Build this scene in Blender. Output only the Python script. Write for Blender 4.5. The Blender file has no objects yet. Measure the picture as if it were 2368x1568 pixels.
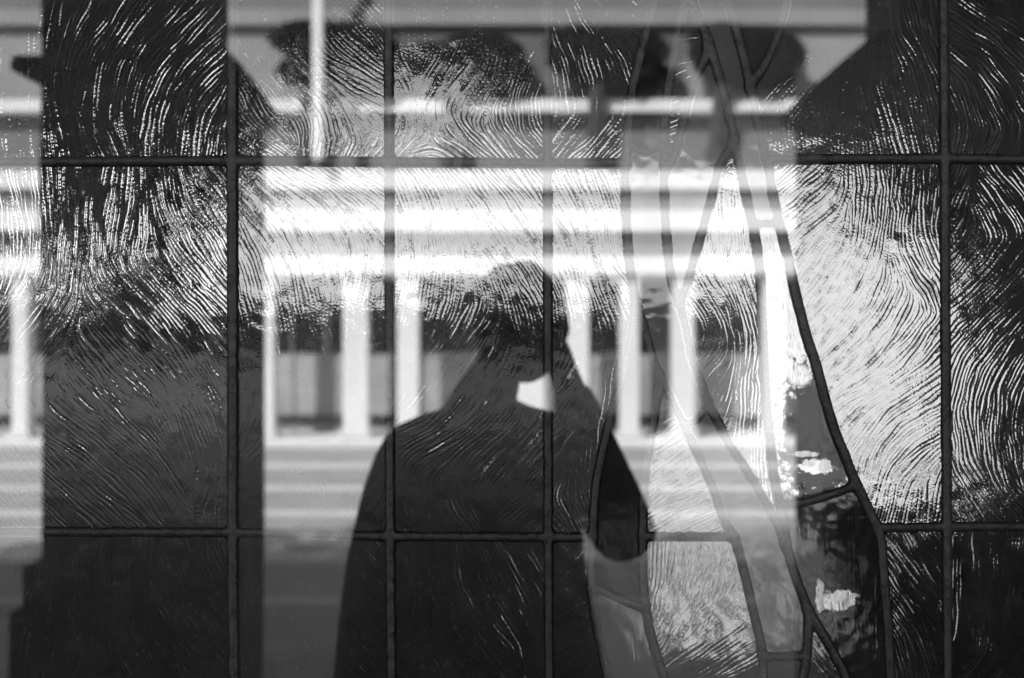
import bpy, bmesh, math, random
import numpy as np
from mathutils import Vector, Matrix

# ------------------------------------------------------------------ camera, sky, sun, exposure
scene = bpy.context.scene
COL = scene.collection
PXM = 2630.0            # photo units (2367 wide) per metre in the plane of the leaded glass
CD = 1.2                # camera distance to the glass
CZ = 1.5                # camera height
cam_d = bpy.data.cameras.new("viewpoint")
cam_d.sensor_width = 36.0
cam_d.lens = 36.0 * CD / 0.9
cam_d.clip_start = 0.004
cam_d.clip_end = 2000
cam_d.dof.use_dof = True
cam_d.dof.focus_distance = CD
cam_d.dof.aperture_fstop = 48.0 / 9.0
cam = bpy.data.objects.new("viewpoint", cam_d)
cam.location = (0, -CD, CZ)
cam.rotation_euler = (math.radians(90), 0, 0)
COL.objects.link(cam)
scene.camera = cam

SUN = Vector((-0.42, 0.66, 0.60)).normalized()     # towards the sun: it stands behind the window wall
world = bpy.data.worlds.new("World")
scene.world = world
world.use_nodes = True
wn = world.node_tree
sky = wn.nodes.new("ShaderNodeTexSky")
sky.sky_type = 'NISHITA'
sky.sun_disc = False
sky.sun_elevation = math.asin(SUN.z)
sky.sun_rotation = math.atan2(SUN.x, SUN.y)
bw = wn.nodes.new("ShaderNodeRGBToBW")             # a black and white photograph: grey sky
bg = wn.nodes["Background"]
bg.inputs[1].default_value = 0.065
wn.links.new(sky.outputs[0], bw.inputs[0])
wn.links.new(bw.outputs[0], bg.inputs[0])
sun_d = bpy.data.lights.new("sun", 'SUN')
sun_d.energy = 4.4
sun_d.angle = math.radians(0.5)
sun = bpy.data.objects.new("sun", sun_d)
sun.rotation_euler = SUN.to_track_quat('Z', 'Y').to_euler()
sun.location = (0, 0, 20)
COL.objects.link(sun)
scene.view_settings.view_transform = 'Standard'
scene.view_settings.look = 'None'
scene.view_settings.gamma = 1.0
scene.view_settings.exposure = 1.35
cy = scene.cycles
cy.max_bounces = 10
cy.transmission_bounces = 8
cy.glossy_bounces = 4
cy.diffuse_bounces = 3
cy.caustics_reflective = False
cy.caustics_refractive = False
cy.sample_clamp_indirect = 6.0
cy.use_denoising = True
cy.denoiser = 'OPENIMAGEDENOISE'
cy.denoising_prefilter = 'ACCURATE'

rng = np.random.default_rng(7)
random.seed(5)

# ------------------------------------------------------------------ helpers
def tag(o, label=None, cat=None, group=None, kind=None):
    if label: o["label"] = label
    if cat: o["category"] = cat
    if group: o["group"] = group
    if kind: o["kind"] = kind
    return o

def empty(name, loc=(0, 0, 0)):
    o = bpy.data.objects.new(name, None)
    o.empty_display_size = 0.1
    o.location = loc
    COL.objects.link(o)
    return o

def link(name, me, mats, parent=None, loc=None):
    o = bpy.data.objects.new(name, me)
    for m in (mats if isinstance(mats, (list, tuple)) else [mats]):
        me.materials.append(m)
    COL.objects.link(o)
    if parent is not None:
        o.parent = parent
        o.matrix_parent_inverse = Matrix.Translation(parent.location).inverted()
    if loc is not None:
        o.location = loc
    return o

def mesh_np(name, verts, quads, matidx=None, smooth=True):
    me = bpy.data.meshes.new(name)
    n, q = len(verts), len(quads)
    me.vertices.add(n); me.vertices.foreach_set("co", np.ascontiguousarray(verts, dtype=np.float32).ravel())
    me.loops.add(q * 4); me.loops.foreach_set("vertex_index", np.ascontiguousarray(quads, dtype=np.int32).ravel())
    me.polygons.add(q)
    me.polygons.foreach_set("loop_start", np.arange(0, q * 4, 4, dtype=np.int32))
    me.polygons.foreach_set("loop_total", np.full(q, 4, dtype=np.int32))
    if matidx is not None:
        me.polygons.foreach_set("material_index", np.ascontiguousarray(matidx, dtype=np.int32))
    me.polygons.foreach_set("use_smooth", np.full(q, smooth, dtype=bool))
    me.update(calc_edges=True)
    return me

class MB:
    """collects simple solids into one mesh"""
    def __init__(s): s.bm = bmesh.new()
    def box(s, x0, x1, y0, y1, z0, z1, bev=0.0):
        r = bmesh.ops.create_cube(s.bm, size=1.0)
        M = Matrix.Translation(((x0 + x1) / 2, (y0 + y1) / 2, (z0 + z1) / 2)) @ Matrix.Diagonal((abs(x1 - x0), abs(y1 - y0), abs(z1 - z0), 1))
        bmesh.ops.transform(s.bm, matrix=M, verts=r['verts'])
        if bev:
            es = {e for v in r['verts'] for e in v.link_edges}
            bmesh.ops.bevel(s.bm, geom=list(es), offset=bev, segments=2, affect='EDGES', profile=0.6)
        return s
    def prism(s, pts, y0, y1):           # polygon in x,z extruded along y
        a = [s.bm.verts.new((x, y0, z)) for x, z in pts]
        b = [s.bm.verts.new((x, y1, z)) for x, z in pts]
        s.bm.faces.new(a); s.bm.faces.new(b[::-1])
        n = len(pts)
        for i in range(n):
            s.bm.faces.new((a[i], b[i], b[(i + 1) % n], a[(i + 1) % n]))
        bmesh.ops.recalc_face_normals(s.bm, faces=s.bm.faces[:])
        return s
    def cyl(s, p, q, r0, r1=None, seg=16):
        r1 = r0 if r1 is None else r1
        p, q = Vector(p), Vector(q)
        d = q - p
        r = bmesh.ops.create_cone(s.bm, cap_ends=True, segments=seg, radius1=r0, radius2=r1, depth=d.length)
        M = Matrix.Translation((p + q) / 2) @ d.to_track_quat('Z', 'Y').to_matrix().to_4x4()
        bmesh.ops.transform(s.bm, matrix=M, verts=r['verts'])
        return s
    def ball(s, c, sx, sy, sz, sub=3, rot=None):
        r = bmesh.ops.create_icosphere(s.bm, subdivisions=sub, radius=1)
        M = Matrix.Translation(c) @ (rot.to_4x4() if rot else Matrix.Identity(4)) @ Matrix.Diagonal((sx, sy, sz, 1))
        bmesh.ops.transform(s.bm, matrix=M, verts=r['verts'])
        return s
    def build(s, name, mat, parent=None, smooth=False):
        me = bpy.data.meshes.new(name)
        s.bm.to_mesh(me); s.bm.free()
        if smooth:
            me.polygons.foreach_set("use_smooth", np.ones(len(me.polygons), dtype=bool))
        return link(name, me, mat, parent)

def mat(name, base, rough=0.6, var=0.25, scale=6.0, bump=0.0, bscale=40.0, spec=0.4, metal=0.0, stretch=(1, 1, 1)):
    """grey procedural surface: base value with mottling at two scales, plus a fine bump"""
    m = bpy.data.materials.new(name); m.use_nodes = True
    nt = m.node_tree; N = nt.nodes; L = nt.links
    b = N["Principled BSDF"]
    tc = N.new("ShaderNodeTexCoord"); mp = N.new("ShaderNodeMapping")
    mp.inputs['Scale'].default_value = stretch
    L.new(tc.outputs['Object'], mp.inputs[0])
    n1 = N.new("ShaderNodeTexNoise"); n1.inputs['Scale'].default_value = scale; n1.inputs['Detail'].default_value = 6; n1.inputs['Roughness'].default_value = 0.62
    L.new(mp.outputs[0], n1.inputs['Vector'])
    cr = N.new("ShaderNodeValToRGB")
    lo, hi = base * (1 - var), min(1, base * (1 + var))
    cr.color_ramp.elements[0].color = (lo, lo, lo, 1); cr.color_ramp.elements[0].position = 0.3
    cr.color_ramp.elements[1].color = (hi, hi, hi, 1); cr.color_ramp.elements[1].position = 0.7
    L.new(n1.outputs[0], cr.inputs[0]); L.new(cr.outputs[0], b.inputs['Base Color'])
    b.inputs['Roughness'].default_value = rough
    b.inputs['Specular IOR Level'].default_value = spec
    b.inputs['Metallic'].default_value = metal
    if bump:
        n2 = N.new("ShaderNodeTexNoise"); n2.inputs['Scale'].default_value = bscale; n2.inputs['Detail'].default_value = 5
        L.new(mp.outputs[0], n2.inputs['Vector'])
        bp = N.new("ShaderNodeBump"); bp.inputs['Strength'].default_value = bump; bp.inputs['Distance'].default_value = 0.02
        L.new(n2.outputs[0], bp.inputs['Height']); L.new(bp.outputs[0], b.inputs['Normal'])
    return m

# ------------------------------------------------------------------ 1. the leaded window
# photo units: u to the right, v down, 2367 x 1568; the drawing below is the came network
def X(u): return (u - 1183.5) / PXM
def Z(v): return CZ - (v - 784.0) / PXM
U0, V0, UW, VH = -150.0, -150.0, 2667.0, 1868.0
G = 1.6
nx, ny = int(UW / G) + 1, int(VH / G) + 1
gu = U0 + G * np.arange(nx); gv = V0 + G * np.arange(ny)

# name, half width, points
CAMES = [
 ("V1", 11.0, [(533, -160), (535, 0), (536, 371), (537, 780), (537, 1231), (540, 1568), (541, 1730)]),
 ("V2", 9.5, [(896, -160), (897, 0), (899, 374), (900, 800), (901, 1240), (905, 1568), (906, 1730)]),
 ("V3", 9.0, [(1262, -160), (1263, 0), (1265, 377), (1266, 800), (1267, 1242), (1269, 1568), (1270, 1730)]),
 ("V4", 10.0, [(2180, -160), (2181, 0), (2184, 366), (2186, 800), (2189, 1218), (2191, 1568), (2192, 1730)]),
 ("H1", 9.5, [(-160, 375), (0, 374), (536, 371)]),
 ("H1", 9.5, [(536, 371), (720, 372), (899, 374)]),
 ("H1", 9.5, [(899, 374), (1265, 377)]),
 ("H1", 9.5, [(1265, 377), (1447, 377)]),
 ("H1", 9.5, [(1773, 368), (1960, 367), (2184, 366)]),
 ("H1", 9.5, [(2184, 366), (2367, 369), (2530, 370)]),
 ("H2", 9.0, [(-160, 1227), (0, 1229), (537, 1231)]),
 ("H2", 9.0, [(537, 1231), (720, 1236), (901, 1240)]),
 ("H2", 9.0, [(901, 1240), (1267, 1242)]),
 ("H2", 9.0, [(1267, 1242), (1370, 1243)]),
 ("H2", 8.5, [(1486, 1240), (1560, 1241), (1697, 1241)]),
 ("H2", 8.5, [(2030, 1220), (2189, 1218)]),
 ("H2", 8.5, [(2189, 1218), (2367, 1217), (2530, 1217)]),
 ("C1", 9.5, [(1556, -160), (1515, 0), (1497, 62), (1475, 150), (1462, 207), (1453, 287), (1449, 350), (1446, 392), (1446, 454), (1450, 554), (1460, 642), (1470, 712)]),
 ("C1b", 8.5, [(1470, 712), (1485, 745), (1500, 800), (1520, 859), (1547, 912), (1570, 960), (1590, 1004), (1620, 1066), (1650, 1134), (1672, 1200), (1700, 1250), (1720, 1325), (1735, 1388), (1750, 1450), (1760, 1500), (1764, 1568), (1766, 1730)]),
 ("CL", 9.0, [(1470, 712), (1455, 790), (1436, 884), (1412, 958), (1389, 1059), (1376, 1134), (1370, 1235), (1367, 1290), (1367, 1350), (1375, 1425), (1395, 1525), (1404, 1568), (1430, 1730)]),
 ("CR", 9.0, [(1524, 866), (1520, 909), (1511, 971), (1501, 1034), (1492, 1084), (1488, 1134), (1486, 1175), (1485, 1238), (1485, 1325), (1490, 1388), (1500, 1450), (1520, 1525), (1535, 1568), (1580, 1730)]),
 ("C2", 9.5, [(1622, -160), (1582, 0), (1570, 50), (1557, 125), (1545, 200), (1537, 275), (1534, 337), (1535, 392), (1536, 454), (1541, 554), (1551, 640), (1570, 702)]),
 ("C2b", 9.0, [(1570, 702), (1583, 750), (1600, 830), (1622, 890), (1637, 932), (1657, 971), (1690, 1034), (1720, 1079), (1750, 1128), (1780, 1182), (1800, 1220), (1817, 1262), (1832, 1313), (1850, 1363), (1866, 1408), (1868, 1440), (1866, 1500), (1862, 1540), (1856, 1568), (1830, 1730)]),
 ("LA", 10.0, [(1545, -160), (1600, 0), (1625, 62), (1650, 137), (1672, 212), (1688, 280), (1700, 330), (1712, 392), (1725, 454), (1742, 529), (1752, 592), (1760, 667), (1763, 742), (1767, 834), (1772, 934), (1780, 1021), (1790, 1109), (1802, 1160), (1812, 1225), (1817, 1262)]),
 ("LB", 9.5, [(1636, 95), (1630, 130), (1610, 175), (1590, 237), (1573, 312), (1558, 362), (1542, 392)]),
 ("D1", 9.0, [(1697, 322), (1690, 338), (1673, 366), (1660, 392), (1642, 467), (1620, 542), (1603, 604), (1589, 654), (1570, 702)]),
 ("LC", 10.0, [(1625, -160), (1680, 0), (1700, 62), (1720, 137), (1731, 187), (1741, 237), (1755, 300), (1770, 362), (1777, 392), (1787, 454), (1805, 529), (1825, 617), (1845, 704), (1866, 784), (1887, 846), (1910, 934), (1931, 1000), (1951, 1050), (1974, 1107), (1999, 1160), (2024, 1215), (2036, 1250), (2041, 1307), (2046, 1374), (2052, 1441), (2058, 1568), (2062, 1730)]),
 ("LD", 9.5, [(1830, -160), (1817, 0), (1807, 50), (1785, 112), (1760, 162), (1742, 187), (1733, 205)]),
 ("B", 7.0, [(1455, 335), (1470, 346), (1494, 353), (1518, 344), (1534, 330)]),
 ("B", 8.0, [(1742, 517), (1800, 516)]),
 ("B", 7.5, [(1583, 982), (1608, 970), (1627, 948), (1638, 930)]),
 ("B", 8.0, [(1806, 1168), (1850, 1162), (1900, 1150), (1974, 1124)]),
 ("B", 8.0, [(1763, 1518), (1863, 1517)]),
 ("B", 8.0, [(1371, 1358), (1425, 1382), (1490, 1408)]),
 ("LE", 9.0, [(1866, 1408), (1900, 1463), (1935, 1525), (1955, 1568), (2000, 1730)]),
]

def resample(pts, step=6.0, smooth=2):
    """Catmull-Rom through the points, as a dense polyline"""
    P = [np.array(p, float) for p in pts]
    P = [2 * P[0] - P[1]] + P + [2 * P[-1] - P[-2]]
    out = []
    for i in range(1, len(P) - 2):
        a, b, c, d = P[i - 1], P[i], P[i + 1], P[i + 2]
        n = max(2, int(np.linalg.norm(c - b) / step))
        if len(pts) < 4: n = 1
        for k in range(n):
            t = k / n
            out.append(0.5 * ((2 * b) + (c - a) * t + (2 * a - 5 * b + 4 * c - d) * t * t + (3 * b - a - 3 * c + d) * t ** 3))
    out.append(P[-2])
    return np.array(out)

def fft_noise(shape, wl, bw_, seed, aniso=None):
    """band-passed noise with wavelength wl in grid cells"""
    r = np.random.default_rng(seed)
    f = np.fft.rfft2(r.standard_normal(shape))
    fy = np.fft.fftfreq(shape[0])[:, None]; fx = np.fft.rfftfreq(shape[1])[None, :]
    k = np.sqrt(fx * fx + fy * fy) + 1e-9
    w = np.exp(-0.5 * (np.log(k * wl) / bw_) ** 2)
    o = np.fft.irfft2(f * w, s=shape)
    return o / o.std()
def bandpass(a, wl, bw_):
    f = np.fft.rfft2(a)
    fy = np.fft.fftfreq(a.shape[0])[:, None]; fx = np.fft.rfftfreq(a.shape[1])[None, :]
    k = np.sqrt(fx * fx + fy * fy) + 1e-9
    o = np.fft.irfft2(f * np.exp(-0.5 * (np.log(k * wl) / bw_) ** 2), s=a.shape)
    return o / o.std()

UU, VV = np.meshgrid(gu, gv)
BIG = 1e3
dists = np.full((len(CAMES), ny, nx), BIG, dtype=np.float32) if False else None
acc = np.zeros((ny, nx), dtype=np.float64)        # smooth union of all cames (solder fillets)
best = np.full((ny, nx), BIG); who = np.full((ny, nx), -1, dtype=np.int32)
KS = 3.6
for ci, (nm, hw, pts) in enumerate(CAMES):
    P = resample(pts)
    R = 40.0
    a = np.full((ny, nx), BIG, dtype=np.float32) if False else None
    u0, u1 = P[:, 0].min() - R, P[:, 0].max() + R
    v0, v1 = P[:, 1].min() - R, P[:, 1].max() + R
    i0, i1 = max(0, int((u0 - U0) / G)), min(nx, int((u1 - U0) / G) + 2)
    j0, j1 = max(0, int((v0 - V0) / G)), min(ny, int((v1 - V0) / G) + 2)
    d = np.full((j1 - j0, i1 - i0), BIG)
    for k in range(len(P) - 1):
        p, q = P[k], P[k + 1]
        a0 = max(i0, int((min(p[0], q[0]) - R - U0) / G)); a1 = min(i1, int((max(p[0], q[0]) + R - U0) / G) + 2)
        b0 = max(j0, int((min(p[1], q[1]) - R - V0) / G)); b1 = min(j1, int((max(p[1], q[1]) + R - V0) / G) + 2)
        if a1 <= a0 or b1 <= b0: continue
        uu = gu[a0:a1][None, :]; vv = gv[b0:b1][:, None]
        e = q - p; L2 = (e * e).sum() + 1e-9
        t = np.clip(((uu - p[0]) * e[0] + (vv - p[1]) * e[1]) / L2, 0, 1)
        dd = np.hypot(uu - (p[0] + t * e[0]), vv - (p[1] + t * e[1]))
        sub = d[b0 - j0:b1 - j0, a0 - i0:a1 - i0]
        np.minimum(sub, dd, out=sub)
    e_ = d - hw
    acc[j0:j1, i0:i1] += np.exp(-np.clip(e_, -40, 200) / KS)
    bs = best[j0:j1, i0:i1]; ws = who[j0:j1, i0:i1]
    m = e_ < bs
    ws[m] = ci; bs[m] = e_[m]
sd = -KS * np.log(acc + 1e-30)                    # signed distance to the lead edge, in photo units
sd += 0.5 * fft_noise((ny, nx), 30, 0.5, 3) * 0.6

# pane regions: everything the lead does not split
free = (best > -3.5)
def label_regions(mask):
    lab = np.zeros(mask.shape, dtype=np.int32); parent = [0]
    def find(a):
        while parent[a] != a:
            parent[a] = parent[parent[a]]; a = parent[a]
        return a
    prev = []
    for j in range(mask.shape[0]):
        row = mask[j].astype(np.int8)
        dr = np.diff(np.concatenate(([0], row, [0])))
        st = np.where(dr == 1)[0]; en = np.where(dr == -1)[0]
        cur = []
        for s, e in zip(st, en):
            l = 0
            for (ps, pe, pl) in prev:
                if ps < e and pe > s:
                    r_ = find(pl)
                    if l == 0: l = r_
                    elif r_ != l: parent[max(l, r_)] = min(l, r_); l = min(l, r_)
            if l == 0:
                parent.append(len(parent)); l = len(parent) - 1
            lab[j, s:e] = l; cur.append((s, e, l))
        prev = cur
    lut = np.array([find(i) for i in range(len(parent))])
    return lut[lab]
lab = label_regions(free)
ids, cnt = np.unique(lab, return_counts=True)
keep = [i for i, c in zip(ids, cnt) if i != 0 and c > 250]
lab[~np.isin(lab, keep)] = 0
for it in range(9):
    z = lab == 0
    for sh, ax in ((1, 0), (-1, 0), (1, 1), (-1, 1)):
        r_ = np.roll(lab, sh, axis=ax)
        m = z & (r_ != 0) & (lab == 0)
        lab[m] = r_[m]
def at(u, v): return int(lab[int(round((v - V0) / G)), int(round((u - U0) / G))])

# direction of the ripples (degrees, 0 = level, 90 = upright, 45 = rising to the right) as read from each pane
FLOW = """
50,100,88 250,100,55 400,60,45 450,150,45 380,230,70 350,300,85 250,200,80 420,200,55 500,150,40 500,250,60 430,320,88 480,350,85 150,300,98 250,340,115 100,350,95 520,300,80 30,250,88
50,450,100 150,450,90 250,450,80 300,550,80 240,420,85 400,420,100 480,430,130 480,500,130 420,560,120 350,650,135 450,650,135 280,680,135 300,740,130 150,600,85 100,720,60 80,760,50 100,810,50 200,830,130 300,850,135 450,870,125 150,1000,145 300,1050,140 450,1000,110 100,1150,135 250,1180,140 400,1150,125 480,1100,75 500,1180,80 30,1000,120 60,1180,130 500,560,120
60,1300,110 80,1400,80 40,1500,75 200,1280,90 300,1270,85 420,1350,110 480,1300,115 150,1500,80 300,1450,110 450,1500,135 500,1400,130 350,1550,120
570,60,105 600,150,120 650,250,130 600,300,135 560,330,150 700,60,110 700,200,130 800,60,130 800,150,150 870,100,130 860,200,155 760,300,110 830,300,125 720,330,80 790,340,60 860,330,50 640,350,150 580,230,120
600,420,140 700,420,150 850,420,145 600,500,135 580,560,120 700,560,120 850,520,130 570,640,105 650,660,105 720,640,98 840,620,80 780,700,88 600,800,90 700,780,100 570,900,85 600,1000,60 580,1060,45 570,1130,30 640,850,110 720,900,92 650,1000,88 800,950,90 860,900,100 600,1180,50 700,1050,92 720,1120,110 640,1130,75 800,1200,50 850,1150,60 720,1210,45
600,1260,80 640,1400,75 600,1500,60 700,1300,88 680,1400,100 760,1400,125 850,1350,130 750,1500,130 860,1500,135 620,1560,80 690,1530,115
930,60,95 1000,60,95 930,150,110 920,200,120 1000,200,60 1100,60,80 1180,150,75 1100,250,55 1150,220,50 1230,200,70 1230,120,60 1060,180,50 1000,170,60 940,250,105 1000,280,95 1060,300,130 1150,300,130 1230,330,135 940,330,60 960,350,10 1050,340,150 1100,350,145 1220,260,100 1150,270,100
1000,400,130 1150,420,130 1000,500,100 940,600,88 960,700,85 1050,560,100 1150,560,130 1200,600,125 1100,650,100 1240,500,125 1000,700,80 1050,750,65 1000,800,50 1100,760,55 1200,750,100 1230,680,120 1100,850,50 950,850,85 1000,900,55 1150,900,60 1200,900,70 1230,950,60 950,1000,25 1100,1000,35 1200,1050,45 1000,1050,30 930,1100,60 950,1200,110 1000,1150,100 1050,1120,70 1150,1120,55 1050,1200,130 1100,1220,120 1200,1180,40
930,1300,80 960,1400,85 1050,1300,95 1100,1350,110 1180,1300,125 1050,1400,125 1150,1450,130 1000,1500,125 1200,1400,115 1230,1550,100 950,1550,125 1100,1550,130
1300,30,115 1290,100,110 1340,60,115 1370,150,110 1400,50,135 1480,60,140 1330,200,100 1400,220,95 1430,200,110 1300,230,100 1300,300,50 1350,330,45 1400,300,50 1425,330,45 1400,250,75
1300,400,115 1400,420,110 1300,500,125 1400,550,95 1350,600,95 1300,650,115 1420,640,120 1290,720,95 1350,720,100 1400,700,110 1290,800,75 1300,900,50 1340,840,60 1380,860,80 1410,900,85 1350,950,70 1380,1000,85 1300,1000,45 1290,1100,60 1340,1100,90 1300,1200,130 1345,1200,120
1300,1300,40 1330,1400,35 1300,1500,30 1340,1550,40
1600,60,5 1600,120,10 1590,180,22 1570,240,25 1553,320,20
1690,400,90 1680,550,90 1720,650,110 1640,680,125 1700,750,105 1650,850,45 1700,850,80 1740,900,95 1660,950,60 1700,950,85 1750,1080,95 1780,1150,100
1550,1000,35 1575,1060,35 1600,1180,20 1650,1200,30 1530,1150,30
1520,1280,88 1550,1350,80 1620,1300,75 1650,1330,60 1560,1450,60 1700,1450,35 1600,1520,30 1730,1550,30 1690,1300,80
1850,150,55 1900,60,65 1830,230,45 2000,150,70 1930,200,60 1850,310,95 1950,330,88 1940,230,70 2020,230,110 2060,300,105 2100,100,120 2100,250,100 2150,200,110 2160,50,100 2000,50,80
1850,420,40 1840,500,40 1900,500,40 2000,400,95 1990,500,85 2050,450,88 2140,450,85 2000,600,60 1900,640,55 2060,560,85 2100,600,120 2130,660,130 2080,700,60 1950,750,50 1920,800,45 2050,800,50 2150,750,50 2000,900,30 2100,900,30 2150,1000,30 2000,1000,55 2000,1100,80 2100,1080,45 2070,1150,80 2150,1150,85 2165,700,110
2230,100,150 2320,150,130 2300,250,120 2230,250,110 2350,60,150 2300,340,60 2230,330,80
2220,420,60 2280,420,130 2340,430,130 2300,500,120 2230,560,50 2330,600,50 2220,700,40 2340,700,40 2280,800,50 2230,900,75 2340,850,60 2300,950,85 2230,1000,100 2350,1050,100 2250,1150,125 2340,1180,130
2100,1300,125 2100,1400,130 2150,1500,110 2090,1550,100
2280,1300,90 2280,1450,90 2230,1550,50 2350,1550,55
1890,1500,130 1910,1550,130
"""
flow = {}
for tok in FLOW.split():
    u, v, a = map(float, tok.split(','))
    flow.setdefault(at(u, v), []).append((u, v, a))
C2f = np.zeros((ny, nx), dtype=np.float32); S2f = np.zeros((ny, nx), dtype=np.float32)
for k in keep:
    js, is_ = np.where(lab == k)
    j0, j1, i0, i1 = js.min(), js.max() + 1, is_.min(), is_.max() + 1
    pts = flow.get(k)
    if not pts: pts = [(gu[i0], gv[j0], 92.0)]
    st = 8
    jj = np.arange(j0, j1 + st, st); ii = np.arange(i0, i1 + st, st)
    cu = (U0 + G * ii)[None, :]; cv = (V0 + G * jj)[:, None]
    c = np.zeros((len(jj), len(ii))); s = np.zeros_like(c)
    for (u, v, a) in pts:
        w = 1.0 / ((cu - u) ** 2 + (cv - v) ** 2 + 22.0 ** 2) ** 1.7
        c += w * math.cos(2 * math.radians(a)); s += w * math.sin(2 * math.radians(a))
    def up(g):
        fj = (np.arange(j0, j1) - j0) / st; fi = (np.arange(i0, i1) - i0) / st
        a_ = np.floor(fj).astype(int); b_ = np.floor(fi).astype(int)
        ta = (fj - a_)[:, None]; tb = (fi - b_)[None, :]
        a2 = np.minimum(a_ + 1, g.shape[0] - 1); b2 = np.minimum(b_ + 1, g.shape[1] - 1)
        return (g[a_][:, b_] * (1 - ta) * (1 - tb) + g[a2][:, b_] * ta * (1 - tb) + g[a_][:, b2] * (1 - ta) * tb + g[a2][:, b2] * ta * tb)
    nrm = np.sqrt(c * c + s * s) + 1e-30
    m = lab[j0:j1, i0:i1] == k
    C2f[j0:j1, i0:i1][m] = up(c / nrm)[m]; S2f[j0:j1, i0:i1][m] = up(s / nrm)[m]
th = 0.5 * np.arctan2(S2f, C2f)
wob = fft_noise((ny, nx), 46, 0.5, 11) * 0.07
th = th + wob
fx = np.cos(th).astype(np.float32); fy = (-np.sin(th)).astype(np.float32)

def lic(a, length, taper=True):
    """smear a along the flow"""
    a = a.astype(np.float32)
    out = a.copy(); wsum = 1.0
    jj, ii = np.meshgrid(np.arange(ny, dtype=np.float32), np.arange(nx, dtype=np.float32), indexing='ij')
    for sgn in (1.0, -1.0):
        x, y = ii.copy(), jj.copy()
        dx, dy = fx * sgn, fy * sgn
        for k in range(1, length + 1):
            x += dx; y += dy
            xi = np.clip(x, 0, nx - 1).astype(np.int32); yi = np.clip(y, 0, ny - 1).astype(np.int32)
            idx = yi * nx + xi
            w = math.exp(-0.5 * (k / (length * 0.5)) ** 2)
            out += w * a.ravel()[idx]
            if sgn > 0: wsum += 2 * w
            nx_, ny_ = fx.ravel()[idx], fy.ravel()[idx]
            flip = np.where(nx_ * dx + ny_ * dy < 0, -1.0, 1.0).astype(np.float32)
            dx, dy = nx_ * flip, ny_ * flip
    return out / wsum

n0 = fft_noise((ny, nx), 4.8, 0.6, 21)
r1 = bandpass(lic(n0, 18), 5.5, 0.34)
r1 = bandpass(lic(r1, 40), 5.6, 0.45)
r1 = lic(r1, 12); r1 /= r1.std()
r3 = lic(bandpass(lic(fft_noise((ny, nx), 7.5, 0.6, 31), 26), 7.4, 0.45), 52); r3 /= r3.std()
wmix = 1 / (1 + np.exp(-2.2 * fft_noise((ny, nx), 120, 0.6, 32)))              # long combed ridges
n1 = fft_noise((ny, nx), 3.6, 0.5, 22)
r2 = lic(n1, 14); r2 /= r2.std()                   # short fine scratches
dots = fft_noise((ny, nx), 4.5, 0.3, 23)
dots = np.clip(dots - 2.1, 0, None); dots /= dots.max()
patch = fft_noise((ny, nx), 90, 0.7, 24)
speck = fft_noise((ny, nx), 3.4, 0.4, 27)
patch2 = fft_noise((ny, nx), 26, 0.6, 25)
slow = fft_noise((ny, nx), 70, 0.6, 26)
amp = np.clip(1.0 + 0.13 * patch + 0.12 * patch2, 0.25, 2.0)
amp *= 1.0 + 0.45 / (1 + np.exp((UU - 540) / 12)) * np.clip((760 - VV) / 90, 0, 1)
calm = np.interp(VV, [0, 640, 730, 800, 900, 1230, 1260, 1600], [1, 1, 0.62, 0.45, 0.62, 0.60, 0.48, 0.45])
calm = np.where(UU > 1800, np.interp(VV, [0, 1050, 1240, 1600], [1, 1, 0.7, 0.6]), calm)
calm = np.where((UU > 1480) & (UU < 1760) & (VV > 930), calm * 0.6, calm)
def crest(x, k=0.9):          # narrow raised threads between wide shallow valleys
    e = np.exp(k * np.clip(x, -3, 2.6)); e = e - e.mean(); return e / e.std()
ridge = (crest(r1) * (1 - 0.75 * wmix) + 1.3 * crest(r3) * wmix) * amp
gl_ = lic(fft_noise((ny, nx), 3.9, 0.45, 61), 5); gl_ /= gl_.std()
glint = np.clip(gl_ - 1.75, 0, 1.5)
seeds = np.clip(fft_noise((ny, nx), 3.5, 0.35, 62) - 1.9, 0, 1.5)      # tiny seeds and pips all over the sheet
broken = 1.0 + 0.38 * lic(fft_noise((ny, nx), 4.2, 0.5, 63), 2) / 0.6
H_comb = 0.00007 * (0.45 + 0.55 * calm) * glint + 0.00017 * (0.5 + 0.5 * calm) * seeds + calm * (0.000090 * ridge * broken + 0.000022 * r2 + 0.00019 * dots + 0.000009 * speck) + 0.00007 * slow

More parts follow.
